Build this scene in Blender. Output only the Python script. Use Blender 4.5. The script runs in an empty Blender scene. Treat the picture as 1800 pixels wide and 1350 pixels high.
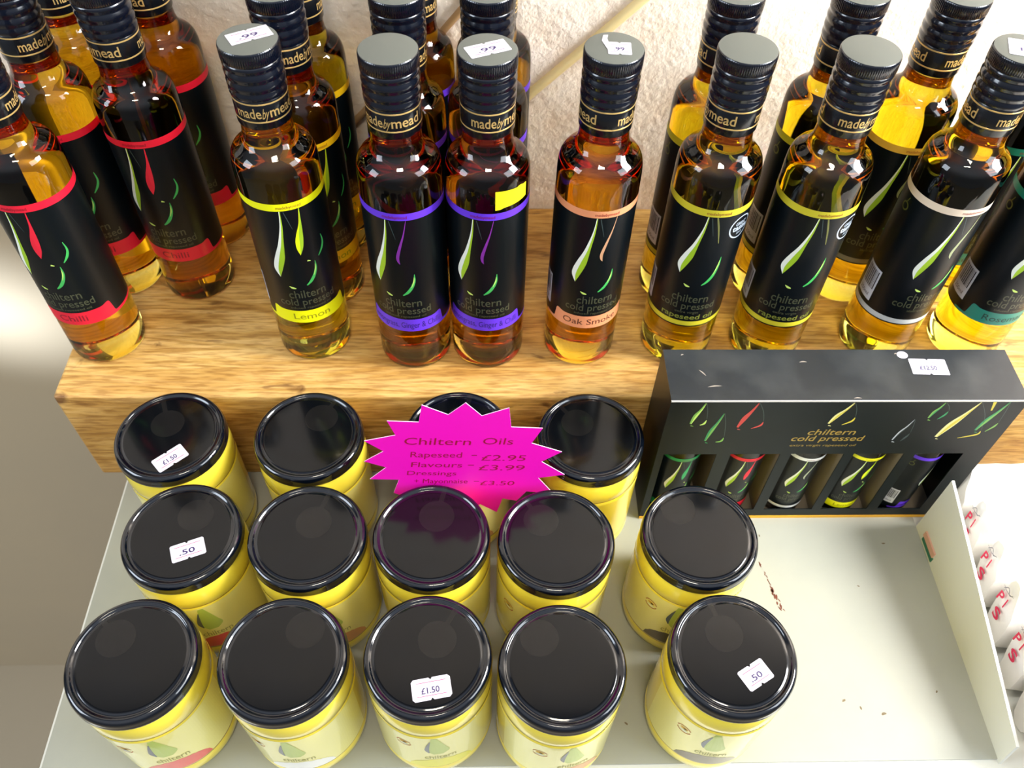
import bpy, math, random
from mathutils import Vector, Matrix
random.seed(7)
PI = math.pi
S = bpy.context.scene
COL = S.collection

# ------------------------------------------------------------------ camera
CAM_F = 1500.12                                   # focal length in px of the 1800 px wide frame
cd = bpy.data.cameras.new('camera'); cam = bpy.data.objects.new('camera', cd); COL.objects.link(cam)
cd.sensor_width = 36.0; cd.sensor_fit = 'HORIZONTAL'; cd.lens = CAM_F / 1800 * 36
fw = Vector((0.02964895, 0.61913174, -0.78472723)); rt = Vector((0.9995599, -0.0191314, 0.02267163)); up = Vector((0.0009762, 0.78505406, 0.61942648))
m = Matrix((rt, up, -fw)).transposed().to_4x4(); m.translation = Vector((0, 0, 0.56785)); cam.matrix_world = m
cd.clip_start = 0.02; cd.clip_end = 30
cd.dof.use_dof = True; cd.dof.focus_distance = 0.50; cd.dof.aperture_fstop = 13
S.camera = cam

# ------------------------------------------------------------------ world, windows, lamp
w = bpy.data.worlds.new('world'); S.world = w; w.use_nodes = True
bg = w.node_tree.nodes['Background']; bg.inputs[0].default_value = (0.84, 0.90, 1.0, 1); bg.inputs[1].default_value = 1.0
# daylight of the room: brighter towards the open window side (-y) and overhead, dim towards the wall side
wn = w.node_tree; wc = wn.nodes.new('ShaderNodeTexCoord'); ws = wn.nodes.new('ShaderNodeSeparateXYZ'); wn.links.new(wc.outputs['Generated'], ws.inputs[0])
wm = wn.nodes.new('ShaderNodeMapRange'); wm.interpolation_type = 'SMOOTHSTEP'; wm.inputs['From Min'].default_value = 0.35; wm.inputs['From Max'].default_value = -0.55; wm.inputs['To Min'].default_value = 0.10; wm.inputs['To Max'].default_value = 0.85
wn.links.new(ws.outputs['Y'], wm.inputs['Value'])
wz = wn.nodes.new('ShaderNodeMapRange'); wz.interpolation_type = 'SMOOTHSTEP'; wz.inputs['From Min'].default_value = -0.1; wz.inputs['From Max'].default_value = 0.6; wz.inputs['To Min'].default_value = 0.25; wz.inputs['To Max'].default_value = 1.0
wn.links.new(ws.outputs['Z'], wz.inputs['Value'])
wp = wn.nodes.new('ShaderNodeMath'); wp.operation = 'MULTIPLY'; wn.links.new(wm.outputs[0], wp.inputs[0]); wn.links.new(wz.outputs[0], wp.inputs[1]); wn.links.new(wp.outputs[0], bg.inputs[1])

def area(name, loc, target, sx, sy, power, col):
    l = bpy.data.lights.new(name, 'AREA'); l.shape = 'RECTANGLE'; l.size = sx; l.size_y = sy; l.energy = power; l.color = col
    o = bpy.data.objects.new(name, l); COL.objects.link(o); o.location = loc
    o.rotation_euler = (Vector(target) - Vector(loc)).to_track_quat('-Z', 'Y').to_euler(); return o
area('window_light_right', (1.45, -0.35, 0.95), (0.1, 0.35, 0.1), 0.7, 0.9, 17, (0.86, 0.93, 1.0))
area('window_light_left', (-1.5, -0.2, 0.75), (0, 0.35, 0.1), 0.6, 0.8, 15, (0.78, 0.88, 1.0))
bw = area('window_light_beside_wall', (1.15, 0.22, 0.85), (0.34, 0.562, 0.30), 0.35, 0.6, 16, (1.0, 0.98, 0.95)); bw.data.spread = math.radians(110)
area('ceiling_lamp', (0.05, -0.35, 1.55), (0, 0.3, 0.1), 0.35, 0.12, 8, (1.0, 0.90, 0.72))
sp = bpy.data.lights.new('sunbeam', 'SPOT'); sp.energy = 700; sp.spot_size = math.radians(5); sp.spot_blend = 1.0; sp.color = (0.72, 0.82, 1.0); sp.shadow_soft_size = 0.05
so = bpy.data.objects.new('sunbeam', sp); COL.objects.link(so); so.location = (-1.7, -0.6, 0.35)
so.rotation_euler = (Vector((-0.475, 0.562, -0.03)) - Vector(so.location)).to_track_quat('-Z', 'Y').to_euler()

vs = S.view_settings
vs.view_transform = 'Standard'; vs.look = 'None'; vs.gamma = 1; vs.use_curve_mapping = False; vs.exposure = 0.12
c = S.cycles
c.max_bounces = 14; c.transmission_bounces = 14; c.transparent_max_bounces = 20; c.diffuse_bounces = 4; c.glossy_bounces = 5
c.volume_bounces = 0; c.sample_clamp_indirect = 6; c.sample_clamp_direct = 0; c.use_denoising = True
c.caustics_refractive = True; c.caustics_reflective = False; c.blur_glossy = 0.5

# ------------------------------------------------------------------ materials
def lin(v):
    v /= 255.0
    return v / 12.92 if v <= 0.04045 else ((v + 0.055) / 1.055) ** 2.4
def rgb(r, g, b): return (lin(r), lin(g), lin(b), 1)
MATS = {}
def mat(name, col=(128, 128, 128), rough=0.5, coat=0.0, metal=0.0, spec=0.5, bump=None, noise=None, coat_rough=0.05):
    if name in MATS: return MATS[name]
    M = bpy.data.materials.new(name); M.use_nodes = True; nt = M.node_tree; p = nt.nodes['Principled BSDF']
    p.inputs['Base Color'].default_value = rgb(*col); p.inputs['Roughness'].default_value = rough
    p.inputs['Coat Weight'].default_value = coat; p.inputs['Coat Roughness'].default_value = coat_rough
    p.inputs['Metallic'].default_value = metal; p.inputs['Specular IOR Level'].default_value = spec
    tc = nt.nodes.new('ShaderNodeTexCoord')
    if noise:                                      # (scale, second colour, low, high)
        n = nt.nodes.new('ShaderNodeTexNoise'); n.inputs['Scale'].default_value = noise[0]; n.inputs['Detail'].default_value = 6
        nt.links.new(tc.outputs['Object'], n.inputs['Vector'])
        r = nt.nodes.new('ShaderNodeValToRGB'); r.color_ramp.elements[0].position = noise[2]; r.color_ramp.elements[1].position = noise[3]
        r.color_ramp.elements[0].color = rgb(*col); r.color_ramp.elements[1].color = rgb(*noise[1])
        nt.links.new(n.outputs['Fac'], r.inputs['Fac']); nt.links.new(r.outputs['Color'], p.inputs['Base Color'])
    if bump:                                       # (scale, strength, distance)
        n = nt.nodes.new('ShaderNodeTexNoise'); n.inputs['Scale'].default_value = bump[0]; n.inputs['Detail'].default_value = 5
        nt.links.new(tc.outputs['Object'], n.inputs['Vector'])
        b = nt.nodes.new('ShaderNodeBump'); b.inputs['Strength'].default_value = bump[1]; b.inputs['Distance'].default_value = bump[2]
        nt.links.new(n.outputs['Fac'], b.inputs['Height']); nt.links.new(b.outputs['Normal'], p.inputs['Normal'])
    MATS[name] = M; return M

def wood_mat():
    M = bpy.data.materials.new('pine_wood'); M.use_nodes = True; nt = M.node_tree; L = nt.links; p = nt.nodes['Principled BSDF']
    tc = nt.nodes.new('ShaderNodeTexCoord')
    def noise(scale, sc, det=6, dist=0.0):
        mp = nt.nodes.new('ShaderNodeMapping'); mp.inputs['Scale'].default_value = sc; L.new(tc.outputs['Object'], mp.inputs['Vector'])
        n = nt.nodes.new('ShaderNodeTexNoise'); n.inputs['Scale'].default_value = scale; n.inputs['Detail'].default_value = det; n.inputs['Distortion'].default_value = dist
        L.new(mp.outputs['Vector'], n.inputs['Vector']); return n
    def ramp(src, stops):
        r = nt.nodes.new('ShaderNodeValToRGB'); e = r.color_ramp.elements
        e[0].position, e[0].color = stops[0][0], rgb(*stops[0][1]); e[1].position, e[1].color = stops[-1][0], rgb(*stops[-1][1])
        for s in stops[1:-1]:
            q = e.new(s[0]); q.color = rgb(*s[1])
        L.new(src, r.inputs['Fac']); return r
    def mix(a, b, f, mode='MULTIPLY'):
        x = nt.nodes.new('ShaderNodeMix'); x.data_type = 'RGBA'; x.blend_type = mode; x.inputs['Factor'].default_value = f
        L.new(a, x.inputs['A']); L.new(b, x.inputs['B']); return x.outputs['Result']
    grain = noise(34, (0.25, 2.2, 2.2), 12, 2.4); fine = noise(520, (0.12, 1, 1), 6); blot = noise(9, (0.7, 1.6, 1.2), 3, 1.0); knots = noise(60, (0.45, 1, 1), 4, 0.8)
    c0 = ramp(grain.outputs['Fac'], [(0.30, (168, 126, 62)), (0.44, (204, 164, 92)), (0.6, (220, 184, 118)), (0.8, (188, 146, 78))])
    c1 = ramp(fine.outputs['Fac'], [(0.38, (176, 150, 118)), (0.54, (255, 255, 255))])
    c2 = ramp(blot.outputs['Fac'], [(0.34, (214, 188, 140)), (0.6, (255, 250, 240))])
    c3 = ramp(knots.outputs['Fac'], [(0.27, (112, 70, 38)), (0.36, (255, 255, 255))])
    r = mix(c0.outputs['Color'], c1.outputs['Color'], 0.55); r = mix(r, c2.outputs['Color'], 0.8); r = mix(r, c3.outputs['Color'], 0.8)
    L.new(r, p.inputs['Base Color']); p.inputs['Roughness'].default_value = 0.55
    b = nt.nodes.new('ShaderNodeBump'); b.inputs['Strength'].default_value = 0.35; b.inputs['Distance'].default_value = 0.0006
    L.new(fine.outputs['Fac'], b.inputs['Height']); L.new(b.outputs['Normal'], p.inputs['Normal'])
    return M

def plaster_mat():
    M = bpy.data.materials.new('plaster'); M.use_nodes = True; nt = M.node_tree; L = nt.links; p = nt.nodes['Principled BSDF']
    tc = nt.nodes.new('ShaderNodeTexCoord')
    n1 = nt.nodes.new('ShaderNodeTexNoise'); n1.inputs['Scale'].default_value = 28; n1.inputs['Detail'].default_value = 8; n1.inputs['Roughness'].default_value = 0.62
    n2 = nt.nodes.new('ShaderNodeTexNoise'); n2.inputs['Scale'].default_value = 190; n2.inputs['Detail'].default_value = 4
    for n in (n1, n2): L.new(tc.outputs['Object'], n.inputs['Vector'])
    a = nt.nodes.new('ShaderNodeMath'); a.operation = 'MULTIPLY_ADD'; L.new(n2.outputs['Fac'], a.inputs[0]); a.inputs[1].default_value = 0.30; L.new(n1.outputs['Fac'], a.inputs[2])
    b = nt.nodes.new('ShaderNodeBump'); b.inputs['Strength'].default_value = 0.55; b.inputs['Distance'].default_value = 0.006
    L.new(a.outputs[0], b.inputs['Height']); L.new(b.outputs['Normal'], p.inputs['Normal'])
    r = nt.nodes.new('ShaderNodeValToRGB'); r.color_ramp.elements[0].position = 0.3; r.color_ramp.elements[1].position = 0.65
    r.color_ramp.elements[0].color = rgb(236, 216, 194); r.color_ramp.elements[1].color = rgb(246, 236, 224)
    L.new(n1.outputs['Fac'], r.inputs['Fac']); L.new(r.outputs['Color'], p.inputs['Base Color']); p.inputs['Roughness'].default_value = 0.85
    return M

def glass_mat(name='bottle_glass', ior=1.5):
    if name in MATS: return MATS[name]
    M = bpy.data.materials.new(name); M.use_nodes = True; p = M.node_tree.nodes['Principled BSDF']
    p.inputs['Base Color'].default_value = (1, 1, 1, 1); p.inputs['Roughness'].default_value = 0.0
    p.inputs['Transmission Weight'].default_value = 1; p.inputs['IOR'].default_value = ior
    MATS[name] = M; return M

def oil_mat(name, t):                              # t: colour left after 45 mm of oil
    if name in MATS: return MATS[name]
    M = bpy.data.materials.new(name); M.use_nodes = True; nt = M.node_tree; nt.nodes.clear()
    o = nt.nodes.new('ShaderNodeOutputMaterial'); tr = nt.nodes.new('ShaderNodeBsdfTransparent'); v = nt.nodes.new('ShaderNodeVolumeAbsorption')
    sig = [-math.log(max(x, 1e-4)) / 0.045 for x in t]; d = max(sig) * 1.001
    v.inputs['Color'].default_value = tuple(1 - s / d for s in sig) + (1,); v.inputs['Density'].default_value = d
    nt.links.new(tr.outputs[0], o.inputs['Surface']); nt.links.new(v.outputs[0], o.inputs['Volume'])
    MATS[name] = M; return M

def clear_film():
    if 'clear_film' in MATS: return MATS['clear_film']
    M = bpy.data.materials.new('clear_film'); M.use_nodes = True; nt = M.node_tree; nt.nodes.clear()
    o = nt.nodes.new('ShaderNodeOutputMaterial'); tr = nt.nodes.new('ShaderNodeBsdfTransparent'); p = nt.nodes.new('ShaderNodeBsdfPrincipled'); mx = nt.nodes.new('ShaderNodeMixShader')
    p.inputs['Base Color'].default_value = (0.12, 0.10, 0.08, 1); p.inputs['Roughness'].default_value = 0.25
    mx.inputs[0].default_value = 0.05; nt.links.new(tr.outputs[0], mx.inputs[1]); nt.links.new(p.outputs[0], mx.inputs[2]); nt.links.new(mx.outputs[0], o.inputs['Surface'])
    MATS['clear_film'] = M; return M

# ------------------------------------------------------------------ geometry helpers (all builders work in millimetres)
class MB:
    def __init__(s): s.v = []; s.f = []; s.m = []; s.mats = []; s.sm = []
    def mi(s, M):
        if M not in s.mats: s.mats.append(M)
        return s.mats.index(M)
    def add(s, vs_, fs, M, smooth=False, xf=None):
        b = len(s.v); k = s.mi(M)
        s.v += [tuple(xf(v)) for v in vs_] if xf else [tuple(v) for v in vs_]
        for f in fs: s.f.append([b + i for i in f]); s.m.append(k); s.sm.append(smooth)
    def box(s, x0, y0, z0, x1, y1, z1, M, xf=None):
        v = [(x0, y0, z0), (x1, y0, z0), (x1, y1, z0), (x0, y1, z0), (x0, y0, z1), (x1, y0, z1), (x1, y1, z1), (x0, y1, z1)]
        s.add(v, [(0, 3, 2, 1), (4, 5, 6, 7), (0, 1, 5, 4), (1, 2, 6, 5), (2, 3, 7, 6), (3, 0, 4, 7)], M, False, xf)
    def lathe(s, prof, M, n=96, mfun=None, rfun=None, close=False):
        rings = []; b = len(s.v)
        for (r, z) in prof:
            if r < 1e-6: s.v.append((0, 0, z)); rings.append([len(s.v) - 1])
            else:
                st = len(s.v)
                for i in range(n):
                    a = 2 * PI * i / n; q = rfun(r, z, i) if rfun else r
                    s.v.append((q * math.sin(a), -q * math.cos(a), z))
                rings.append(list(range(st, st + n)))
        for j in range(len(rings) - 1):
            A, B = rings[j], rings[j + 1]; k = s.mi(mfun(0.5 * (prof[j][1] + prof[j + 1][1]), 0.5 * (prof[j][0] + prof[j + 1][0])) if mfun else M)
            for i in range(n):
                i2 = (i + 1) % n
                if len(A) == 1 and len(B) == 1: continue
                if len(A) == 1: f = [A[0], B[i2], B[i]]
                elif len(B) == 1: f = [A[i], A[i2], B[0]]
                else: f = [A[i], A[i2], B[i2], B[i]]
                s.f.append(f); s.m.append(k); s.sm.append(True)
    def mesh(s, name, sharp=35):
        me = bpy.data.meshes.new(name); me.from_pydata([(x * .001, y * .001, z * .001) for x, y, z in s.v], [], s.f)
        for M in s.mats: me.materials.append(M)
        me.polygons.foreach_set('material_index', s.m); me.polygons.foreach_set('use_smooth', s.sm); me.update()
        if sharp and any(s.sm): me.set_sharp_from_angle(angle=math.radians(sharp))
        return me

def link(name, me, parent=None, loc=(0, 0, 0), rz=0, scale=None):
    o = bpy.data.objects.new(name, me); COL.objects.link(o); o.parent = parent
    o.location = tuple(x * .001 for x in loc); o.rotation_euler = (0, 0, math.radians(rz))
    if scale: o.scale = scale
    return o
def tag(o, label=None, cat=None, group=None, kind=None):
    if label: o['label'] = label
    if cat: o['category'] = cat
    if group: o['group'] = group
    if kind: o['kind'] = kind
    return o
def thing(name, label, cat, loc, group=None, rz=0): return tag(link(name, None, None, loc, rz), label, cat, group)

_tc = {}
def text_geo(s, size=1.0, bold=0.0, shear=0.0):
    k = (s, bold, shear)
    if k not in _tc:
        cu = bpy.data.curves.new('t', 'FONT'); cu.body = s; cu.size = 1.0; cu.resolution_u = 3; cu.offset = bold; cu.shear = shear; cu.fill_mode = 'FRONT'
        ob = bpy.data.objects.new('t', cu); me = bpy.data.meshes.new_from_object(ob)
        v = [(p.co.x, p.co.y) for p in me.vertices]; f = [tuple(p.vertices) for p in me.polygons]
        bpy.data.objects.remove(ob); bpy.data.curves.remove(cu); bpy.data.meshes.remove(me)
        _tc[k] = (v, f)
    v, f = _tc[k]
    return [(x * size, y * size) for x, y in v], f
def text_fit(s, x0, x1, base, h, bold=0.0, shear=0.0):   # text squeezed into x0..x1, h = height of a capital
    v, f = text_geo(s, 1.0, bold, shear)
    a = min(p[0] for p in v); b = max(p[0] for p in v)
    return [(x0 + (x - a) * (x1 - x0) / (b - a), base + y * h / 0.70) for x, y in v], f
def catmull(P, n=6):
    out = []; Q = [P[0]] + list(P) + [P[-1]]
    for i in range(1, len(Q) - 2):
        for k in range(n):
            t = k / n; r = []
            for d in range(len(P[0])):
                a, b, c_, e = Q[i - 1][d], Q[i][d], Q[i + 1][d], Q[i + 2][d]
                r.append(0.5 * (2 * b + (c_ - a) * t + (2 * a - 5 * b + 4 * c_ - e) * t * t + (3 * b - a - 3 * c_ + e) * t ** 3))
            out.append(tuple(r))
    out.append(tuple(P[-1])); return out
def strip(L, R, n=6):
    a = catmull(L, n); b = catmull(R, n); k = len(a)
    return a + b, [(i, i + 1, k + i + 1, k + i) for i in range(k - 1)]
def stroke(P, wds, n=6):                            # tapered brush stroke
    C = catmull([(*p, w_) for p, w_ in zip(P, wds)], n); L = []; R = []
    for i, (x, y, w_) in enumerate(C):
        x0, y0, _ = C[max(i - 1, 0)]; x1, y1, _ = C[min(i + 1, len(C) - 1)]
        dx, dy = x1 - x0, y1 - y0; d = math.hypot(dx, dy) or 1; nx, ny = -dy / d * w_ / 2, dx / d * w_ / 2
        L.append((x + nx, y + ny)); R.append((x - nx, y - ny))
    k = len(L); return L + R, [(i, i + 1, k + i + 1, k + i) for i in range(k - 1)]
def ring2d(cx, cy, r0, r1, n=40, a0=0, a1=360):
    v = []; f = []
    for i in range(n + 1):
        a = math.radians(a0 + (a1 - a0) * i / n); v += [(cx + r0 * math.cos(a), cy + r0 * math.sin(a)), (cx + r1 * math.cos(a), cy + r1 * math.sin(a))]
    return v, [(2 * i, 2 * i + 2, 2 * i + 3, 2 * i + 1) for i in range(n)]
def disc2d(cx, cy, rx, ry, n=32): return [(cx + rx * math.cos(2 * PI * i / n), cy + ry * math.sin(2 * PI * i / n)) for i in range(n)], [tuple(range(n))]

INK = 25.5
def wrap(r, lift=0.0, rot=0.0, ref=None):           # (u, z) millimetres on a cylinder of radius r; u = 0 faces -y
    q = ref or r
    return lambda p: ((r + lift) * math.sin(p[0] / q + rot), -(r + lift) * math.cos(p[0] / q + rot), p[1])
def both(geo, fn, mb, M):
    v, f = geo; mb.add(v, [tuple(reversed(x)) for x in f] if False else f, M, False, fn)

# ------------------------------------------------------------------ shared colours
K_INK = mat('label_black', (3, 10, 15), 0.36, spec=0.35)
K_WHITE = mat('ink_white', (232, 238, 225), 0.45)
K_LIME = mat('ink_lime', (158, 196, 40), 0.45)
K_GREEN = mat('ink_green', (62, 172, 84), 0.45)
K_PALE = mat('ink_pale_lime', (196, 226, 110), 0.45)
K_FAINT = mat('ink_faint_grey', (52, 66, 66), 0.5)
K_BRONZE = mat('ink_dim_bronze', (66, 70, 52), 0.38, spec=0.6)
K_GOLD = mat('foil_gold', (226, 190, 120), 0.3, metal=0.55)
K_DARKTXT = mat('ink_dark', (40, 36, 44), 0.5)
K_PAPER = mat('white_paper', (206, 200, 212), 0.6)
K_PINKLINE = mat('ink_pink', (180, 40, 100), 0.6)
K_VIOLET = mat('ink_violet', (56, 40, 90), 0.6)

def label_mesh(name, band, second, flavour, kind='thick', top=None, bottom=None, emblem=False, band_ink=None, barcode=True, detail=True):
    mb = MB(); r = 25.55; deg = PI / 180
    def arc(a0, a1, z0, z1, M, lift=0.0, n=None):
        n = n or max(2, int(abs(a1 - a0) / 3)); v = []; f = []
        for i in range(n + 1):
            a = a0 + (a1 - a0) * i / n; t = z1(a) if callable(z1) else z1
            for z in (z0, t): v.append(((r + lift) * math.sin(a * deg), -(r + lift) * math.cos(a * deg), z))
        for i in range(n): f.append((2 * i, 2 * i + 2, 2 * i + 3, 2 * i + 1))
        mb.add(v, f, M, True)
    arc(-142, 142, 41.5, 144, K_INK)
    # inner face of the paper as seen through the oil
    bandM = mat('band_' + name, band, 0.42); topM = mat('band_top_' + name, top or band, 0.42); botM = mat('band_bottom_' + name, bottom or band, 0.42)
    arc(-142, 142, 138.8, 144, topM, 0.06)
    W = lambda lift=0.12: wrap(r, lift)
    if kind == 'thick':
        def tz(a):
            a = abs(a); s = min(max((64 - a) / 5.0, 0), 1); s = s * s * (3 - 2 * s)
            return 43.6 + s * (9.4 + 1.3 * math.exp(-((a - 56) / 6.0) ** 2))
        arc(-84, 142, 41.4, tz, botM, 0.06, 160)
    else:
        arc(-142, 142, 42.6, 46.8, botM, 0.06)
    if not detail: return mb.mesh(name)
    zf = (lambda z: z) if kind == 'thick' or not emblem else (lambda z: 138.3 - (138.3 - z) * 0.9)
    T = lambda P: [(x, zf(z)) for x, z in P]
    Lf = [(-5.7, 138.6), (-7.2, 127), (-10.8, 113), (-14.6, 103), (-17.1, 95), (-17.2, 90), (-14.7, 84.1)]
    Md = [(-5.4, 138.6), (-6.4, 127), (-8.9, 113), (-11.8, 103), (-14.0, 95), (-14.9, 90), (-14.7, 84.1)]
    Rt = [(-5.0, 138.6), (-5.5, 127), (-7.0, 115), (-7.9, 107), (-9.0, 100), (-12.0, 91), (-14.7, 84.1)]
    both(strip(T(Lf), T(Md)), W(), mb, K_WHITE); both(strip(T(Md), T(Rt)), W(), mb, K_LIME)
    c2 = mat('drop_' + name, second, 0.45)
    if kind == 'thick' and flavour in ('Lemon', 'Chilli', 'Rosemary'):
        l = [(6.0, 138.6), (4.4, 128), (1.6, 120), (0, 114), (-.1, 108), (1.3, 102.3)]
        md = [(6.2, 138.6), (5.0, 128), (3.2, 120), (2.6, 114), (2.1, 108), (1.3, 102.3)]
        rr = [(6.5, 138.6), (6.0, 128), (5.6, 120), (5.0, 114), (3.8, 108), (1.3, 102.3)]
        both(strip(l, md), W(), mb, c2); both(strip(md, rr), W(), mb, K_LIME if flavour == 'Lemon' else c2)
        both(stroke([(17.2, 112), (17.8, 106), (16, 101), (12.6, 96.8)], [.4, 1.2, 1.6, .6]), W(), mb, K_GREEN)
        both(stroke([(4.6, 96.6), (6.6, 95.8)], [1.2, .7]), W(), mb, K_PALE)
    elif emblem:
        both(stroke([(0.0, 138.6), (2.2, 130), (4.6, 118)], [.9, 1.1, .5]), W(), mb, mat('drop_olive', (110, 112, 60), 0.5))
    else:
        both(stroke([(7.1, 138.6), (5.0, 128), (2.2, 118), (0.2, 110), (0.3, 106), (1.2, 103.6)], [.3, .8, 1.6, 2.0, 1.5, .2]), W(), mb, c2)
    both(stroke([(-3.2, 138), (-1.6, 131), (0.0, 124)], [.5, .5, .2]), W(), mb, K_FAINT)
    dz = 10 if emblem else 0
    both(stroke([(9.4, 94.5 + dz * 1.1), (9.1, 89 + dz), (7.3, 83.6 + dz * .7), (4.4, 79 + dz * .6), (1.0, 76 + dz * .55)], [.3, 1.5, 2.0, 2.0, .8]), W(), mb, K_GREEN)
    both(stroke([(9.0, 92 + dz * 1.1), (8.6, 88 + dz), (6.8, 83.2 + dz * .7)], [.2, .7, .3]), W(0.16), mb, K_PALE)
    both(stroke([(-10.4, 76.3 + dz * .5), (-8.4, 74.9 + dz * .5), (-6.3, 74.3 + dz * .5)], [.4, 1.6, .7]), W(), mb, K_PALE)
    o = -4.0 if emblem else 0.0
    both(text_fit('chiltern', -12.2 + o, 12.6 + o, 65.2, 7.0, 0.006), W(), mb, K_BRONZE)
    both(text_fit('cold pressed', -19.5 + o, 18.6 + o, 58.4, 6.2, 0.006), W(), mb, K_BRONZE)
    if kind == 'thick':
        both(text_fit('infused rapeseed oil', -13 + o, 15 + o, 55.0, 1.9, 0.01), W(), mb, K_BRONZE)
        hw = {'Chilli': 9.5, 'Lemon': 12.5, 'Oak Smoke': 18.5, 'Lemongrass, Ginger & Chilli': 25.0, 'Rosemary': 17.0}[flavour]
        both(text_fit(flavour, -hw - (2 if hw > 18 else 0), hw, 44.9, 5.3, 0.002), W(0.14), mb, band_ink or K_DARKTXT)
    else:
        both(text_fit('extra virgin' if emblem else 'infused rapeseed oil', -8 + o, 8 + o, 54.6, 2.2, 0.012), W(), mb, K_BRONZE)
        if emblem: both(text_fit('rapeseed oil', -21, 15.5, 48.8, 4.6, 0.012), W(), mb, mat('ink_olive_bright', (116, 122, 50), 0.4))
    both(text_fit('madebymead', -7, 8, 140.2, 2.2, 0.0), W(0.14), mb, mat('ink_band_small', tuple(int(x * .6) for x in (top or band)), 0.5))
    if emblem:                                       # round award seal
        cx, cz = 42 * deg * r, 127
        sil = mat('ink_silver', (176, 190, 205), 0.4)
        v, f = ring2d(cx, cz, 7.9, 8.9); both((v, f), W(0.12), mb, sil)
        both(text_fit('GREAT', cx - 4.4, cx + 4.4, cz + 1.6, 2.6, 0.02), W(0.12), mb, sil)
        both(text_fit('taste', cx - 6.4, cx + 6.4, cz - 2.4, 4.3, 0.03), W(0.12), mb, sil)
        both(text_fit('2013', cx - 2.4, cx + 2.4, cz - 5.6, 1.9, 0.01), W(0.12), mb, sil)
    if barcode:
        u0, u1 = -112 * deg * r, -77 * deg * r
        pv = mat('barcode_white', (206, 208, 216), 0.5)
        n = 10; v = []; f = []
        for i in range(n + 1): v += [(u0 + (u1 - u0) * i / n, 50.5), (u0 + (u1 - u0) * i / n, 77.5)]
        both((v, [(2 * i, 2 * i + 2, 2 * i + 3, 2 * i + 1) for i in range(n)]), W(0.10), mb, pv)
        x = u0 + 1.5; rng = random.Random(3)
        while x < u1 - 2:
            ww = rng.choice([.3, .3, .6, .9]); both(([(x, 60), (x + ww, 60), (x + ww, 75.5), (x, 75.5)], [(0, 1, 2, 3)]), W(0.15), mb, K_DARKTXT); x += ww + rng.choice([.35, .6])
        both(text_fit('250ml', u0 + 2, u1 - 3, 53.2, 3.0, 0.0), W(0.15), mb, K_DARKTXT)
        hv, hf = ring2d(-95 * deg * r, 129, 2.2, 3.2, 24); both((hv, hf), W(), mb, mat('ink_olive', (86, 88, 34), 0.5))
        both(stroke([(-95 * deg * r, 132), (-95 * deg * r + 1.5, 136)], [.8, .8]), W(), mb, MATS['ink_olive'])
    return mb.mesh(name)

# ------------------------------------------------------------------ bottle meshes
GLASS_PROF = [(0, 1.6), (14, 1.2), (20.5, .25), (22.6, 0.0), (24.4, .9), (25.3, 3.2), (25.5, 6), (25.5, 30), (25.5, 90), (25.5, 150), (25.45, 158), (25.1, 162.5), (24.2, 166.3), (22.6, 169.0), (20.5, 171.0),
              (18.4, 172.7), (16.9, 174.4), (15.6, 176.8), (14.8, 180), (14.5, 184), (14.4, 190), (14.3, 204), (13.2, 207), (13.0, 230), (12, 231.5), (0, 231.6)]
def glass_mesh():
    mb = MB(); mb.lathe(GLASS_PROF, glass_mat(), 96); return mb.mesh('bottle_glass', 60)
OIL_PROF = [(0, 9.2), (8, 8.3), (15, 6.6), (19.5, 5.6), (21.8, 6.4), (23.0, 8.6), (23.4, 11), (23.4, 60), (23.4, 156), (22.9, 161), (21.6, 165), (19.6, 167.7), (17.2, 169.8), (15.0, 172), (13.2, 175.5), (12.3, 180), (12.1, 188), (12.0, 194), (11.6, 194.6), (0, 194.4)]
OIL = {'gold': (0.99, 0.77, 0.02), 'amber': (0.97, 0.50, 0.012), 'red': (0.86, 0.40, 0.02)}
_oc = {}
def oil_mesh(k):
    if k not in _oc:
        mb = MB(); mb.lathe(OIL_PROF, oil_mat('oil_' + k, OIL[k]), 72); _oc[k] = mb.mesh('oil', 60)
    return _oc[k]
def cap_mesh():
    side = mat('cap_black', (7, 12, 24), 0.2, coat=0.5, spec=0.5); top = mat('cap_top', (88, 92, 86), 0.5)
    prof = [(15.1, 205.4), (15.6, 205.6), (15.9, 206.6), (15.95, 208.4), (15.5, 209.4), (15.45, 210.2), (16.0, 211.4), (16.1, 213.6), (15.35, 214.9), (15.3, 215.8), (16.05, 217.2), (16.1, 219.4), (15.3, 220.7), (15.25, 221.5), (16.0, 222.9), (16.1, 224.4), (15.6, 225.2), (15.7, 225.7)]
    mb = MB(); mb.lathe(prof, side, 96)
    kn = [(15.8, 225.7), (16.25, 226.1), (16.3, 232.2), (16.1, 233.1), (15.75, 233.55)]
    mb.lathe(kn, side, 240, rfun=lambda r, z, i: r - (0.0 if i % 3 else 0.28) * (1 if 226 < z < 232.5 else 0.2))
    mb.lathe([(15.75, 233.55), (15.3, 233.7), (0, 233.7)], top, 96)
    return mb.mesh('screw_cap', 40)
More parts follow.
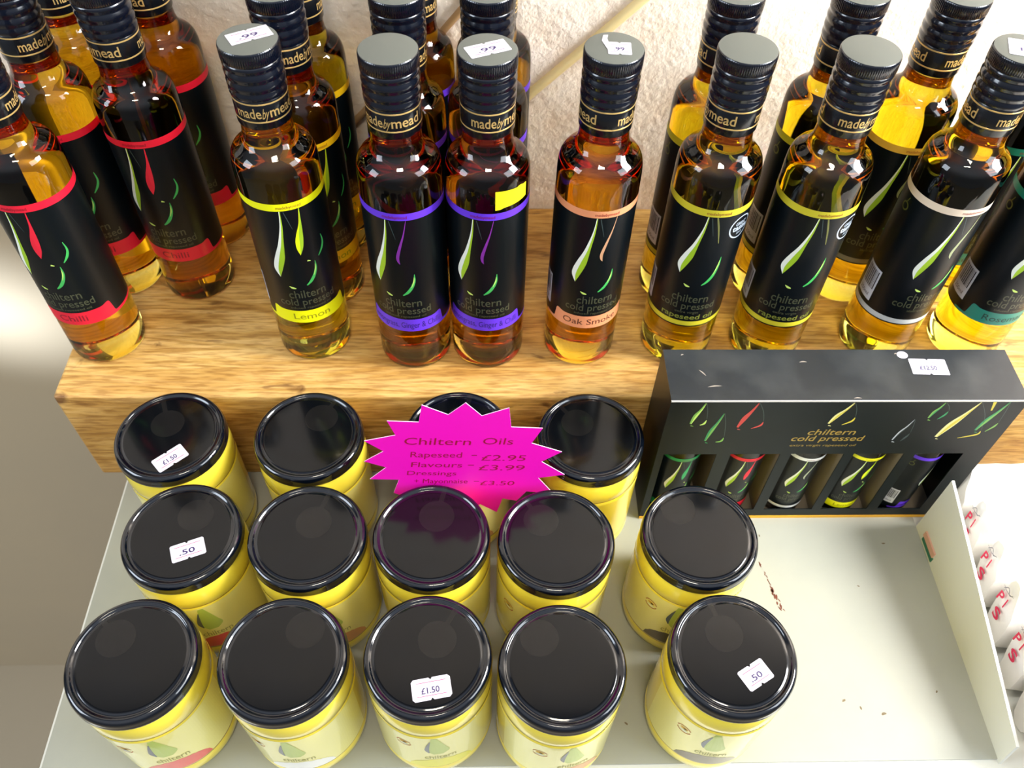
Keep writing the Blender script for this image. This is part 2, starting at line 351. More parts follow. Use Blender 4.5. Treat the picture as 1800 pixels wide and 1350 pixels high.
def seal_mesh():
    mb = MB(); mb.lathe([(14.6, 188.2), (15.2, 188.0), (15.4, 188.4), (15.45, 205.2), (15.2, 205.6)], mat('seal_black', (6, 9, 15), 0.26, coat=0.3), 72)
    for z in (192.5, 203.4): mb.lathe([(15.47, z), (15.52, z + .05), (15.52, z + .85), (15.47, z + .9)], K_GOLD, 72)
    deg = PI / 180
    for st in (0, 180):
        W = wrap(15.45, 0.12, st * deg)
        k = 15.45 * deg
        both(text_fit('made', 0 * k, 53 * k, 195.6, 6.2, 0.012), W, mb, K_GOLD)
        both(text_fit('by', 54 * k, 70 * k, 195.2, 6.4, 0.0, 0.5), W, mb, K_GOLD)
        both(text_fit('mead', 71 * k, 134 * k, 195.6, 6.2, 0.012), W, mb, K_GOLD)
    return mb.mesh('neck_seal', 40)

def price_mesh(name, txt, w_=21, h=12, curl=0.0, cut=0.8, tail=None):
    mb = MB()
    n = 1.0
    out = [(-w_ / 2 + cut, -h / 2), (-n, -h / 2), (-n * .2, -h / 2 + 1.2), (n, -h / 2), (w_ / 2 - cut, -h / 2), (w_ / 2, -h / 2 + cut), (w_ / 2, h / 2 - cut), (w_ / 2 - cut, h / 2), (n, h / 2), (n * .2, h / 2 - 1.2), (-n, h / 2), (-w_ / 2 + cut, h / 2), (-w_ / 2, h / 2 - cut), (-w_ / 2, -h / 2 + cut)]
    c_ = lambda lift: (lambda p: (p[0], p[1], lift + curl * max(0, p[0] / (w_ / 2) - .2) ** 2))
    mb.add([(x, y, 0) for x, y in out] + [(x, y, 0.12) for x, y in out], [tuple(reversed(range(14))), tuple(range(14, 28))] + [(i, (i + 1) % 14, 14 + (i + 1) % 14, 14 + i) for i in range(14)], K_PAPER, False, (lambda p: (p[0], p[1], p[2] + curl * max(0, p[0] / (w_ / 2) - .2) ** 2)))
    for y in (-h * .30, h * .30): mb.add([(-w_ * .38, y - .15), (w_ * .38, y - .15), (w_ * .38, y + .15), (-w_ * .38, y + .15)], [(0, 1, 2, 3)], K_PINKLINE, False, c_(0.2))
    v, f = text_fit(txt, -w_ * .26, w_ * .2, -h * .2, 3.4, 0.012); mb.add(v, f, K_VIOLET, False, c_(0.2))
    if tail: mb.add([(a, b, .15) for a, b in tail], [tuple(range(len(tail)))], K_PAPER)
    return mb.mesh(name)

SHELF_Z = 0.0; BLOCK_TOP = 96.37; FRONT = 361.11; WALL = 562.25
# ------------------------------------------------------------------ setting
def struct(name, me, **k): return tag(link(name, me, **k), kind='structure')
mb = MB(); mb.box(-2200, WALL, 92, 2200, WALL + 60, 1700, plaster_mat()); struct('wall_back', mb.mesh('wall_back'))
mb = MB(); mb.box(-2200, WALL, -950, 2200, WALL + 60, 92, mat('shaded_wall_beige', (176, 160, 132), 0.6, noise=(3, (168, 154, 130), .3, .7))); struct('wall_lower', mb.mesh('wall_lower'))  # wall's dimness below the block put into a darker beige colour
mb = MB(); mb.box(-2200, -2200, -980, 2200, WALL, -950, mat('floor_beige', (160, 146, 122), 0.6, noise=(2, (154, 142, 120), .3, .7))); struct('floor', mb.mesh('floor'))

# shelf board that carries the block, the tray and the packets
mb = MB(); mb.box(-277.5, 114, -27, 1000, WALL, -1.5, mat('shelf_white', (214, 214, 205), 0.45))
o = tag(link('shelf_board', mb.mesh('shelf_board')), 'long pale painted shelf board under the wooden block and the tray', 'shelf')
for x in (-180, 700):
    mb = MB(); mb.box(x, 180, -33, x + 30, WALL, -27, K_PAPER); mb.box(x, WALL - 8, -230, x + 30, WALL, -33, K_PAPER); mb.add([(x + 12, 200, -33), (x + 18, 200, -33), (x + 18, WALL - 8, -220), (x + 12, WALL - 8, -220), (x + 12, WALL - 8, -33), (x + 18, WALL - 8, -33)], [(0, 1, 2, 3), (0, 3, 4), (1, 5, 2), (0, 4, 5, 1)], K_PAPER)
    link('bracket', mb.mesh('bracket'), o)

# display tray: floor, sloping right side, scratches, tape
TR = mat('tray_card', (162, 163, 152), 0.5, noise=(14, (154, 156, 146), .35, .7))
TRW = mat('tray_side_white', (214, 214, 206), 0.5)
root = thing('display_tray', 'off-white display tray with rust scratches, holding the jars', 'tray', (0, 0, 0))
mb = MB(); mb.box(-275.6, 143.3, -1.5, 325.3, FRONT - .3, 0, TR)
RU = mat('rust_mark', (104, 52, 34), 0.8); DK = mat('dirt_speck', (110, 96, 72), 0.8)
rng = random.Random(5)
def speck(x, y, rx, ry, a, M):
    v = [(x + math.cos(a) * rx * math.cos(t) * rng.uniform(.6, 1.2) - math.sin(a) * ry * math.sin(t), y + math.sin(a) * rx * math.cos(t) + math.cos(a) * ry * math.sin(t) * rng.uniform(.6, 1.2), 0.08) for t in [i * PI / 5 for i in range(10)]]
    mb.add(v, [tuple(range(10))], M)
sx0, sy0, sx1, sy1 = 199.8, 280.3, 208.7, 243.6
for t in [0, .02, .05, .2, .24, .28, .36, .4, .44, .5]: speck(sx0 + (sx1 - sx0) * t + rng.uniform(-.6, .6), sy0 + (sy1 - sy0) * t, rng.uniform(.8, 1.8), .35, 1.9 + rng.uniform(-.3, .3), RU)
for t in [.56, .58, .60, .66, .70, .72, .78, .84, .88, .92, .95, .98]: speck(sx0 + (sx1 - sx0) * t + rng.uniform(-1.4, 1.4), sy0 + (sy1 - sy0) * t, rng.uniform(1.2, 2.4), rng.uniform(.35, .8), rng.uniform(1.2, 2.6), RU)
for x, y, s in [(296, 296, .9), (268, 262, .7), (181, 259, 1.0), (236, 181, 1.1), (246, 176, .8), (260, 172, 1.2), (90, 168, .9), (150, 199, .5), (300, 186, .7), (204, 303, .6)]: speck(x, y, s * 1.6, s * .8, rng.uniform(0, 3), DK)
link('tray_floor', mb.mesh('tray_floor'), root)
mb = MB()
P = [(140.5, -1.5), (310, -1.5), (310.8, 64.3), (143.8, 24.8)]
x0, x1 = 325.3, 327.3
mb.add([(x0, y, z) for y, z in P] + [(x1, y, z) for y, z in P], [(0, 3, 2, 1), (4, 5, 6, 7), (0, 1, 5, 4), (1, 2, 6, 5), (2, 3, 7, 6), (3, 0, 4, 7)], TRW)
link('tray_side', mb.mesh('tray_side'), root)
mb = MB(); mb.box(324.5, 279, 3, 325.3, 298, 7.5, mat('tape_green', (40, 110, 84), 0.6)); mb.box(324.1, 280, 7.5, 325.3, 299, 13, mat('tape_pink', (208, 160, 140), 0.6))
tag(link('tape_piece', mb.mesh('tape_piece'), root), 'small torn green and pink tape')

# wooden block
import bmesh
mb = MB(); WM = wood_mat(); mb.box(-297.7, FRONT, -1.5, 900, WALL - 1, BLOCK_TOP, WM); me = mb.mesh('wooden_block')
bm = bmesh.new(); bm.from_mesh(me); bmesh.ops.bevel(bm, geom=list(bm.edges), offset=0.0022, segments=3, affect='EDGES', profile=0.5); bm.to_mesh(me); bm.free()
tag(link('wooden_block', me), 'thick light pine block along the wall carrying the oil bottles', 'wooden block')

# cables on the wall
def tube(pts, r, M, n=14):
    mb = MB(); P = catmull(pts, 8); rings = []
    for i, p in enumerate(P):
        a = Vector(P[max(i - 1, 0)]); b = Vector(P[min(i + 1, len(P) - 1)]); t = (b - a).normalized(); u = t.orthogonal().normalized() if i == 0 else (u - t * u.dot(t)).normalized(); v_ = t.cross(u)
        rings.append([tuple(Vector(p) + (u * math.cos(2 * PI * k / n) + v_ * math.sin(2 * PI * k / n)) * r) for k in range(n)])
    V = [q for R_ in rings for q in R_]; F = [(i * n + k, i * n + (k + 1) % n, (i + 1) * n + (k + 1) % n, (i + 1) * n + k) for i in range(len(P) - 1) for k in range(n)]
    F += [tuple(range(n)), tuple(reversed(range(len(V) - n, len(V))))]; mb.add(V, F, M, True); return mb
CB = mat('cable_cream', (226, 206, 150), 0.45)
me = tube([(-76, 558, 98.5), (-20, 558.3, 154), (34, 558.3, 208), (102, 558.3, 275.5), (200, 558.3, 376), (330, 558.3, 514)], 3.6, CB).mesh('wall_cable')
tag(link('wall_cable', me), 'cream cable running diagonally up the wall behind the copper-labelled bottle', 'cable')
me = tube([(-180, 558.6, 99), (-118, 559, 163), (-92, 559, 189), (-20, 559, 266), (80, 559, 394)], 2.6, mat('cable_dim', (170, 136, 96), 0.5)).mesh('wall_cable')
tag(link('wall_cable', me), 'thin tan cable on the wall between the yellow-labelled and purple-labelled bottles', 'cable')

# ------------------------------------------------------------------ bottles
GM, CM, SM = glass_mesh(), cap_mesh(), seal_mesh()
LB = {
 'chilli': label_mesh('chilli', (222, 24, 52), (222, 30, 54), 'Chilli', band_ink=mat('ink_crimson', (140, 10, 34), .5)),
 'lemon': label_mesh('lemon', (238, 240, 10), (216, 232, 24), 'Lemon', band_ink=mat('ink_mustard', (150, 146, 10), .5)),
 'lemon_back': label_mesh('lemon_back', (240, 196, 20), (216, 232, 24), 'Lemon', band_ink=mat('ink_mustard', (150, 146, 10), .5)),
 'ginger': label_mesh('ginger', (98, 52, 214), (124, 44, 150), 'Lemongrass, Ginger & Chilli', band_ink=mat('ink_indigo', (44, 20, 120), .5)),
 'oak': label_mesh('oak', (226, 148, 104), (192, 146, 110), 'Oak Smoke', band_ink=mat('ink_umber', (90, 44, 30), .5)),
 'rape': label_mesh('rape', (196, 186, 44), (140, 130, 60), '', kind='thin', emblem=True),
 'garlic': label_mesh('garlic', (226, 208, 186), (150, 160, 120), '', kind='thin', bottom=(186, 190, 188)),
 'garlic_back': label_mesh('garlic_back', (222, 172, 66), (150, 160, 120), '', kind='thin', bottom=(126, 122, 104)),
 'rosemary': label_mesh('rosemary', (22, 118, 104), (30, 140, 90), 'Rosemary', band_ink=mat('ink_deep_teal', (6, 50, 44), .5)),
}
CAPS = {}
def bottle(x, y, kind, oil, label, group, rot=0, neck=0, stick=None):
    t = thing('oil_bottle', label, 'bottle', (x, y, BLOCK_TOP), group); t.scale = (.9906,) * 3
    link('bottle_glass', GM, t); link('oil', oil_mesh(oil), t); cp = link('screw_cap', CM, t); CAPS[t.name] = cp
    link('neck_seal', SM, t, rz=neck); link('bottle_label', LB[kind], t, rz=rot)
    if stick:
        me, sx, sy, sr = stick; link('price_sticker', me, t, (sx, sy, 233.85), sr)
    return t
G = {k: 'oil bottles with %s label bands' % v for k, v in dict(chilli='red', lemon='yellow', ginger='purple', rape='olive', garlic='cream', ros='teal').items()}
S99 = price_mesh('price_sticker', '.99')
bottle(-272.7, 415.6, 'chilli', 'amber', 'red-banded oil bottle at the front left corner of the wooden block', G['chilli'], -4, 60)
bottle(-219.7, 476.8, 'chilli', 'amber', 'red-banded oil bottle in the second row, right of the corner one', G['chilli'], -3, -108)
bottle(-275.0, 481.4, 'chilli', 'amber', 'red-banded oil bottle directly behind the one at the block corner', G['chilli'], 2, 10)
bottle(-217.3, 535.3, 'chilli', 'amber', 'red-banded oil bottle against the wall, nearest the yellow-banded bottles', G['chilli'], -2, 60)
bottle(-274.6, 535.3, 'chilli', 'amber', 'oil bottle farthest back on the left, only its neck showing between two caps', G['chilli'], -2, 20)
t = bottle(-124.2, 418.0, 'lemon', 'gold', 'front yellow-banded oil bottle with a torn white price sticker on its cap', G['lemon'], 17, -44)
link('price_sticker', price_mesh('price_sticker', '.99', 23, 11.5, cut=.3), CAPS[t.name], (0.4, 3.5, 233.85), 30)
bottle(-119.5, 471.5, 'lemon_back', 'amber', 'middle oil bottle in the yellow-banded file, right behind the stickered one', G['lemon'], 30, 0)
bottle(-119.3, 525.8, 'lemon_back', 'gold', 'bright yellow oil bottle at the back of the yellow-banded file by the wall', G['lemon'], 25, 60)
bottle(-50.9, 410.2, 'ginger', 'red', 'front purple-banded oil bottle with a bare black cap', G['ginger'], -8, -72)
t = bottle(0.7, 410.7, 'ginger', 'red', 'purple-banded oil bottle with a yellow sticker on its shoulder', G['ginger'], -8, -35)
link('price_sticker', price_mesh('price_sticker', '.99', 23, 11.5, cut=.4), CAPS[t.name], (0.0, 0.0, 233.85), 24)
mb = MB(); v = []
for i in range(9):
    a = math.radians(10 + 51 * i / 8); zt = 159.9 - .25 * i + (.8 if i == 6 else 0); zb = 147.1 + .1 * i - (0.9 if i in (0, 1) else 0)
    for z in (zb, zt): v.append((25.62 * math.sin(a), -25.62 * math.cos(a), z))
mb.add(v, [(2 * i, 2 * i + 2, 2 * i + 3, 2 * i + 1) for i in range(8)], mat('sticker_yellow', (244, 236, 14), 0.6), True)
tag(link('yellow_sticker', mb.mesh('yellow_sticker'), t), 'small bright yellow paper sticker')
bottle(-50.7, 470.0, 'ginger', 'red', 'oil bottle right behind the bare-capped purple-banded bottle', G['ginger'], -10, 30)
bottle(0.8, 472.9, 'ginger', 'red', 'oil bottle right behind the yellow-stickered purple-banded bottle', G['ginger'], -10, 80)
bottle(-46.9, 528.6, 'ginger', 'amber', 'amber oil bottle by the wall, third back in the left purple-banded file', G['ginger'], -10, 30)
bottle(4.8, 529.6, 'ginger', 'amber', 'oil bottle by the wall, third back in the right purple-banded file', G['ginger'], -10, 30)
t = bottle(67.0, 413.3, 'oak', 'amber', 'lone oil bottle with a copper label band and bare wall behind it', 'oil bottles with copper label bands', 9, 18)
del t['group']
pm = price_mesh('price_sticker', '.99', 12.5, 12, cut=.5, tail=[(-6.2, -2), (-4.6, 0), (-6.2, 9), (-5.6, 13), (-8.2, 12.6), (-9.2, 7)])
link('price_sticker', pm, CAPS[t.name], (2.6, -1.0, 233.85), -3)
bottle(138.1, 414.6, 'rape', 'gold', 'front olive-banded oil bottle nearest the copper-banded bottle', G['rape'], -1, 41)
bottle(203.5, 413.7, 'rape', 'gold', 'front olive-banded oil bottle beside the cream-banded bottle', G['rape'], 1, -37)
bottle(143.8, 474.6, 'rape', 'gold', 'rear oil bottle behind the olive-banded bottle nearest the copper-banded one', G['rape'], 20, -10)
bottle(216.5, 476.2, 'rape', 'gold', 'rear oil bottle behind the olive-banded bottle beside the cream-banded one', G['rape'], 20, -30)
t = bottle(286.8, 416.4, 'garlic', 'gold', 'front oil bottle with a cream label band and a white sticker on its cap', G['garlic'], 12, -13)
link('price_sticker', price_mesh('price_sticker', '1.99', 25, 17, cut=.5, curl=1.5), CAPS[t.name], (4, -1, 233.85), -18)
bottle(275.6, 475.9, 'garlic_back', 'gold', 'rear oil bottle with a gold label band behind the cream-banded bottle', G['garlic'], 2, -5)
bottle(353.7, 416.0, 'rosemary', 'gold', 'front teal-banded oil bottle at the right edge, its neck out of view', G['ros'], 8, 0)
bottle(347.7, 475.5, 'rosemary', 'gold', 'rear teal-banded oil bottle between the cream-banded one and the right edge', G['ros'], 6, 0)

# ------------------------------------------------------------------ jars
YB = mat('mustard', (234, 214, 66), 0.32, coat=1.0, coat_rough=0.03)
AM = mat('amber_line', (150, 110, 10), 0.3, coat=1.0)
def jar_body():
    prof = [(0, 1), (30, .6), (32.5, 0), (34.4, 1.2), (35.6, 4), (36.0, 8), (36.05, 12), (35.5, 13.4), (35.5, 14.4), (36.0, 15.7), (36.05, 18), (36.05, 71), (36.0, 73.6), (35.5, 74.4), (35.5, 75.2), (36.0, 76.4), (36.05, 82), (35.7, 87), (34.8, 91), (33.6, 94), (32.6, 95.8), (32.4, 100), (0, 100)]
    mb = MB(); mb.lathe(prof, YB, 96, mfun=lambda z, r: AM if (74.3 < z < 75.3 or 13.3 < z < 14.5) and r > 30 else YB); return mb.mesh('jar_body', 50)
def lid_mesh():
    M = mat('lid_black', (4, 8, 17), 0.12, coat=0.5, spec=0.5, bump=(900, 0.02, 0.0002)); M2 = mat('lid_panel', (4, 6, 10), 0.11, coat=0.0, spec=0.36, noise=(30, (10, 10, 11), .4, .75))
    prof = [(35.6, 89.6), (36.2, 88.9), (36.9, 89.2), (37.15, 90.2), (36.9, 91.2), (36.75, 92.2), (36.85, 94), (36.5, 95.6), (35.7, 96.9), (34.6, 97.6), (33.6, 97.75), (32.9, 97.3), (32.4, 96.6), (31.7, 96.35), (30.9, 96.55), (30.2, 96.9), (29.2, 96.95), (12.5, 96.9), (0, 96.9)]
    mb = MB(); mb.lathe(prof, M, 96, mfun=lambda z, r: M2 if r < 29.9 else M); return mb.mesh('jar_lid', 45)
def jar_label(name, col, ink=None):
    mb = MB(); r = 36.1; deg = PI / 180; k = r * deg
    base = mat('jar_label_paper', (240, 232, 140), 0.4, coat=0.8, coat_rough=0.05)
    n = 60; v = []; f = []
    for i in range(n + 1):
        a = -75 + 150 * i / n; v += [(a * k, 16.4), (a * k, 73.2)]
    both((v, [(2 * i, 2 * i + 2, 2 * i + 3, 2 * i + 1) for i in range(n)]), wrap(r, 0.0), mb, base)
    cm = mat('crescent_' + name, col, 0.45, coat=0.6)
    n = 44; v = []
    rng = random.Random(2)
    for i in range(n + 1):
        a = -31 + 62 * i / n; t = 1 - (a / 31) ** 2; v += [(a * k, 16.6), (a * k, 17 + 15.0 * t ** .55 + rng.uniform(-.4, .4))]
    both((v, [(2 * i, 2 * i + 2, 2 * i + 3, 2 * i + 1) for i in range(n)]), wrap(r, 0.1), mb, cm)
    both(text_fit('chiltern', -15 * k, 15 * k, 33.5, 6.2, 0.004), wrap(r, 0.12), mb, mat('ink_olive_pale', (160, 156, 84), .5))
    g = mat('leaf_green', (176, 196, 80), .45, coat=.6); g2 = mat('leaf_navy', (70, 82, 100), .45, coat=.6)
    L1 = [(-6.5 * k, 72), (-8.5 * k, 64), (-10.5 * k, 56), (-11.5 * k, 49), (-6 * k, 42.4)]; L2 = [(-1.5 * k, 72.3), (2.5 * k, 64), (6.5 * k, 55), (9.2 * k, 48), (3 * k, 42.6)]
    for q in range(5):
        f0, f1 = q / 5, (q + 1) / 5; both(strip([tuple(a_ + (b_ - a_) * f0 for a_, b_ in zip(p, o_)) for p, o_ in zip(L1, L2)], [tuple(a_ + (b_ - a_) * f1 for a_, b_ in zip(p, o_)) for p, o_ in zip(L1, L2)]), wrap(r, 0.12), mb, g)
    both(stroke([(-7.8 * k, 67), (-10 * k, 60), (-11.6 * k, 52), (-10 * k, 46)], [.5, 1.8, 2.6, .6]), wrap(r, 0.2), mb, g2)
    br = mat('badge_rust', (176, 92, 36), .5); cx, cz = -33 * k, 58
    both(ring2d(cx, cz, 4.0, 4.7, 28, 20, 170), wrap(r, .12), mb, br); both(ring2d(cx, cz, 4.0, 4.7, 28, 200, 350), wrap(r, .12), mb, br)
    both(disc2d(cx, cz + 1.4, 2.6, 1.2), wrap(r, .12), mb, mat('badge_gold', (214, 160, 30), .5)); both(disc2d(cx + .6, cz + .8, 1.0, .7), wrap(r, .2), mb, K_DARKTXT); both(disc2d(cx, cz - 2.0, 2.6, .8), wrap(r, .12), mb, K_WHITE)
    return mb.mesh('jar_label_' + name)
JB, JL = jar_body(), lid_mesh()
JLAB = {'red': jar_label('red', (226, 84, 78)), 'white': jar_label('white', (244, 244, 240)), 'yellow': jar_label('yellow', (232, 224, 10)), 'brown': jar_label('brown', (84, 70, 44)), 'cream': jar_label('cream', (214, 150, 80))}
def seal_sticker(dx, dy):
    mb = MB(); M = clear_film(); z = 97.05
    n = 40; v = [(dx + 11.2 * math.cos(2 * PI * i / n), dy + 11.2 * math.sin(2 * PI * i / n), z) for i in range(n)]
    mb.add(v, [tuple(range(n))], M)
    d = math.hypot(dx, dy); ux, uy = dx / d, dy / d; s0 = d + 11.0; px, py = -uy * 1.6, ux * 1.6
    pr = [(s0, 97.05), (29.6, 97.06), (31.7, 96.9), (33.4, 97.85), (34.8, 97.75), (36.2, 96.5), (37.0, 94), (37.3, 89), (37.3, 80)]
    v = []
    for s_, zz in pr: v += [(ux * s_ + px, uy * s_ + py, zz), (ux * s_ - px, uy * s_ - py, zz)]
    mb.add(v, [(2 * i, 2 * i + 1, 2 * i + 3, 2 * i + 2) for i in range(len(pr) - 1)], M)
    return mb.mesh('seal_sticker')
JG = 'jars of yellow dressing on the tray'
def jar(x, y, label, seal, lab='cream', rot=0, sticker=None):
    t = thing('dressing_jar', label, 'jar', (x, y, 0), JG)
    link('jar_body', JB, t); ld = link('jar_lid', JL, t, (0, 0, 6.62), scale=(.972, .972, 1)); link('jar_label', JLAB[lab], t, rz=rot); link('seal_sticker', seal_sticker(*seal), ld)
    if sticker:
        me, sx, sy, sr = sticker; link('price_sticker', me, ld, (sx, sy, 97.0), sr)
    return t
jar(-207.6, 324.6, 'stickered black-lidded jar in the row against the block, at its left end', (-3.4, 8.9), 'red', 20, (price_mesh('price_sticker', '£1.50', 21.5, 12), 4.6, -19.2, 42))
jar(-117.4, 324.3, 'black-lidded jar against the block reflecting a grey patch, left of the pink sign', (7.3, 13.6), 'cream', 20)
jar(-19.0, 324.7, 'black-lidded jar mostly hidden behind the pink sign', (3, 12), 'cream', 10)
jar(69.0, 323.0, 'black-lidded jar against the block between the pink sign and the black box', (-8.4, 10.5), 'cream', -70)
jar(-184.3, 251.6, 'stickered black-lidded jar at the left end of the middle row', (6.3, 12.9), 'red', 20, (price_mesh('price_sticker', '.50', 20.5, 12), 6.6, -11.2, 21))
jar(-108.8, 249.9, 'black-lidded jar, second along the middle row, left of the one touching the sign', (3.2, 9.2), 'cream', 20)
jar(-33.8, 250.2, 'jar whose lid mirrors the pink sign, directly in front of it', (3.0, 12.8), 'cream', 20)
jar(42.3, 246.4, 'jar whose lid reflects only the right tip of the pink sign', (-9.1, 13.4), 'brown', -20)
jar(130.6, 249.1, 'jar in front of the black gift box with a grey lid and brown label crescent', (-11.5, 18.4), 'brown', -14)
jar(-194.6, 175.1, 'front row jar with a red label crescent at the left corner of the tray', (-11.8, 12.0), 'red', 18)
jar(-112.6, 174.9, 'front row jar with a white label crescent and a scuffed lid seal', (11.0, 16.2), 'white', 4)
jar(-32.9, 175.5, 'front row jar with a price sticker and a yellow label crescent', (5.2, 9.1), 'yellow', 9, (price_mesh('price_sticker', '£1.50', 22, 12.5, cut=1.4), 3.0, -19.0, 10))
jar(41.8, 169.3, 'front row jar with an unstickered lid between the two front jars that have price stickers', (-12.7, 15.8), 'cream', 14)
jar(137.8, 174.7, 'front row jar at the right end with a tilted price sticker on its lid', (-3.5, 12.0), 'brown', -8, (price_mesh('price_sticker', '.50', 17.5, 12.5), 10.2, -12.6, 30))

# ------------------------------------------------------------------ pink price sign
PT = [(-12.0, 182.6), (-2.8, 169.9), (13.1, 177.7), (14.6, 158.6), (33.5, 157.2), (27.4, 141.5), (46.6, 131.8), (34.5, 120.8), (50.2, 105.4), (33.3, 101.7), (44.1, 82.4), (26.3, 84.9), (20.1, 72.9), (10.5, 76.0), (6.8, 57.7), (-4.5, 68.6),
      (-19, 52), (-27, 68), (-45, 58), (-47, 73), (-61.5, 83.9), (-56.8, 100.2), (-75.4, 101.0), (-63.6, 115.0), (-76.7, 121.8), (-63.6, 133.2), (-74.2, 144.4), (-54.8, 150.4), (-58.6, 165.0), (-40.0, 163.8), (-37.3, 180.6), (-22.4, 171.1)]
SG = lambda x, z: (x * .975, 65.2 + (z - 57.7) * .9744 - 58)
root = thing('price_sign', 'neon pink starburst price card with handwritten red prices, standing among the jars', 'sign', (0, 287.35, 58))
PT = [SG(*p) for p in PT]
PK = mat('neon_pink', (255, 4, 196), 0.5); WE = mat('card_edge_white', (250, 200, 235), 0.6)
mb = MB(); n = len(PT); fy, by = -0.25, 0.25
mb.add([(x, fy, z) for x, z in PT] + [(x, by, z) for x, z in PT], [tuple(range(n)), tuple(reversed(range(n, 2 * n)))], PK)
mb.add([(x, fy, z) for x, z in PT] + [(x, by, z) for x, z in PT], [(i, n + i, n + (i + 1) % n, (i + 1) % n) for i in range(n)], WE)
link('starburst_card', mb.mesh('starburst_card'), root)
mb = MB(); PENM = mat('pen_red', (168, 0, 50), 0.6)
for s_, x0, x1, z0, h in [('Chiltern', -50, -9.5, 140.6, 7.4), ('Oils', -2.2, 16.2, 140.6, 7.0), ('Rapeseed', -47.6, -15, 126.6, 6.2), ('-', -9.5, -6, 126.6, 6), ('£2.95', -3.6, 24.6, 122.6, 6.4), ('Flavours', -48, -15.5, 115.4, 5.6), ('-', -12, -8, 115.4, 6), ('£3.99', -5.4, 24.2, 111.4, 6.2), ('Dressings', -51.2, -19.5, 106.0, 5.0), ('+ Mayonnaise', -47, -12.5, 96.2, 5.2), ('-', -8.5, -5, 96.4, 5), ('£3.50', -4.6, 18.0, 93.2, 5.4)]:
    v, f = text_fit(s_, x0, x1, z0, h, 0.0, 0.12)
    mb.add([(SG(x, z)[0], fy - .06, SG(x, z)[1] + (x - x0) * -0.02) for x, z in v], f, PENM)
link('handwriting', mb.mesh('handwriting'), root)

# ------------------------------------------------------------------ gift box with five small bottles
BX0, BX1, BY0, BY1, BZ = 115.0, 342.2, 318.4, 360.7, 146.1
GK = mat('box_black', (6, 15, 18), 0.4, spec=0.25, noise=(20, (14, 24, 26), .45, .8)); KR = mat('box_inside_card', (128, 116, 98), 0.7)
TOPM = mat('box_top_scuffed', (32, 36, 40), 0.38, spec=0.5, noise=(26, (66, 68, 68), .45, .85)); WORN = mat('worn_edge', (200, 196, 190), 0.7)
root = thing('gift_box', 'black carton of five small oil bottles with cut-out windows, standing against the wooden block', 'box', (0, 0, 0))
XW = [(119.8, 156), (165.5, 199.5), (207, 243.5), (250.2, 285), (293, 326)]; WZ0, WZ1 = 12.4, 87.2
mb = MB(); th = 0.7
xs = [BX0] + [q for p in XW for q in p] + [BX1]
mb.box(BX0, BY0, 3.2, BX1, BY0 + th, WZ0, GK); mb.box(BX0, BY0, WZ1, BX1, BY0 + th, BZ, GK)
for i in range(0, len(xs), 2): mb.box(xs[i], BY0, WZ0, xs[i + 1], BY0 + th, WZ1, GK)
mb.box(BX0, BY0 + th, 0, BX0 + th, BY1, BZ, GK); mb.box(BX1 - th, BY0 + th, 0, BX1, BY1, BZ, GK); mb.box(BX0 + th, BY1 - th, 0, BX1 - th, BY1, BZ, GK)
mb.box(BX0 + th, BY0, 0.05, BX1 - th, BY1 - th, .8, KR)
shell = mb
mb = MB(); mb.box(BX0, BY0, BZ, BX1, BY1, BZ + .7, TOPM)
mb.box(BX0, BY0 - .15, BZ - .3, BX1, BY0 + .5, BZ + .85, WORN)
rng = random.Random(11)
for x, y, l, a in [(138, 341, 6, -.9), (144, 330, 9, .1), (233, 320.5, 5, 0), (268, 357, 2, .2), (127, 356, 2, .4), (205, 350, 5, .05)]:
    v, f = stroke([(x - l / 2 * math.cos(a), y - l / 2 * math.sin(a)), (x, y + .4), (x + l / 2 * math.cos(a), y + l / 2 * math.sin(a))], [.2, .9, .2]); mb.add([(p[0], p[1], BZ + .78) for p in v], f, mat('scuff', (150, 140, 128), .8))
link('box_top', mb.mesh('box_top'), root)
mb = MB(); mb.box(BX0, BY0 - .3, 0, BX1, BY0, 3.2, mat('gold_strip', (226, 170, 40), 0.5)); tag(link('bottom_strip', mb.mesh('bottom_strip'), root), 'gold strip')
mb = MB()
for i in range(4):
    x = (XW[i][1] + XW[i + 1][0]) / 2; mb.box(x - .5, BY0 + th, .8, x + .5, BY1 - th, 100, KR)
mb.box(BX0 + th, BY0 + th, 100, BX1 - th, BY1 - th, 100.6, KR)
# the tier has holes where the necks pass through
mb2 = MB()
for i in range(4):
    x = (XW[i][1] + XW[i + 1][0]) / 2; mb2.box(x - .5, BY0 + th, .8, x + .5, BY1 - th, 100, KR)
tag(link('card_divider', mb2.mesh('card_divider'), root), 'brown card divider')
mb = shell
def fp(geo, M, lift=.08): mb.add([(x * .993 - .5, BY0 - lift, z * .99 - .1) for x, z in geo[0]], geo[1], M)
def bdrop(x0, z0, xt, zt, xr, zr, A, B, w_=3.2):   # slanting drop with a curved tail
    P = [(x0, z0), ((x0 * 2 + xt) / 3 + .1, (z0 * 2 + zt) / 3), ((x0 + xt * 2) / 3 - .2, (z0 + zt * 2) / 3 + 1), (xt, zt)]
    fp(stroke(P, [.3, w_ * .55, w_, w_ * .4]), A); fp(stroke([(p[0] + .5, p[1] - .3) for p in P], [.1, w_ * .25, w_ * .45, .2]), B, .12)
    fp(stroke([(x0 + .6, z0), (x0 * .35 + xr * .65, (z0 + zr) / 2 + 3), (xr, zr + 5)], [.3, .5, .3]), K_FAINT)
    fp(stroke([(xr, zr + 4), (xr - 1, zr), ((xt + xr) / 2 + 1.5, zt - 1.5)], [.4, 1.6, .5]), B); fp(stroke([(xt + .5, zt - 2), (xt + 2.5, zt - 2.8)], [.9, .4]), A)
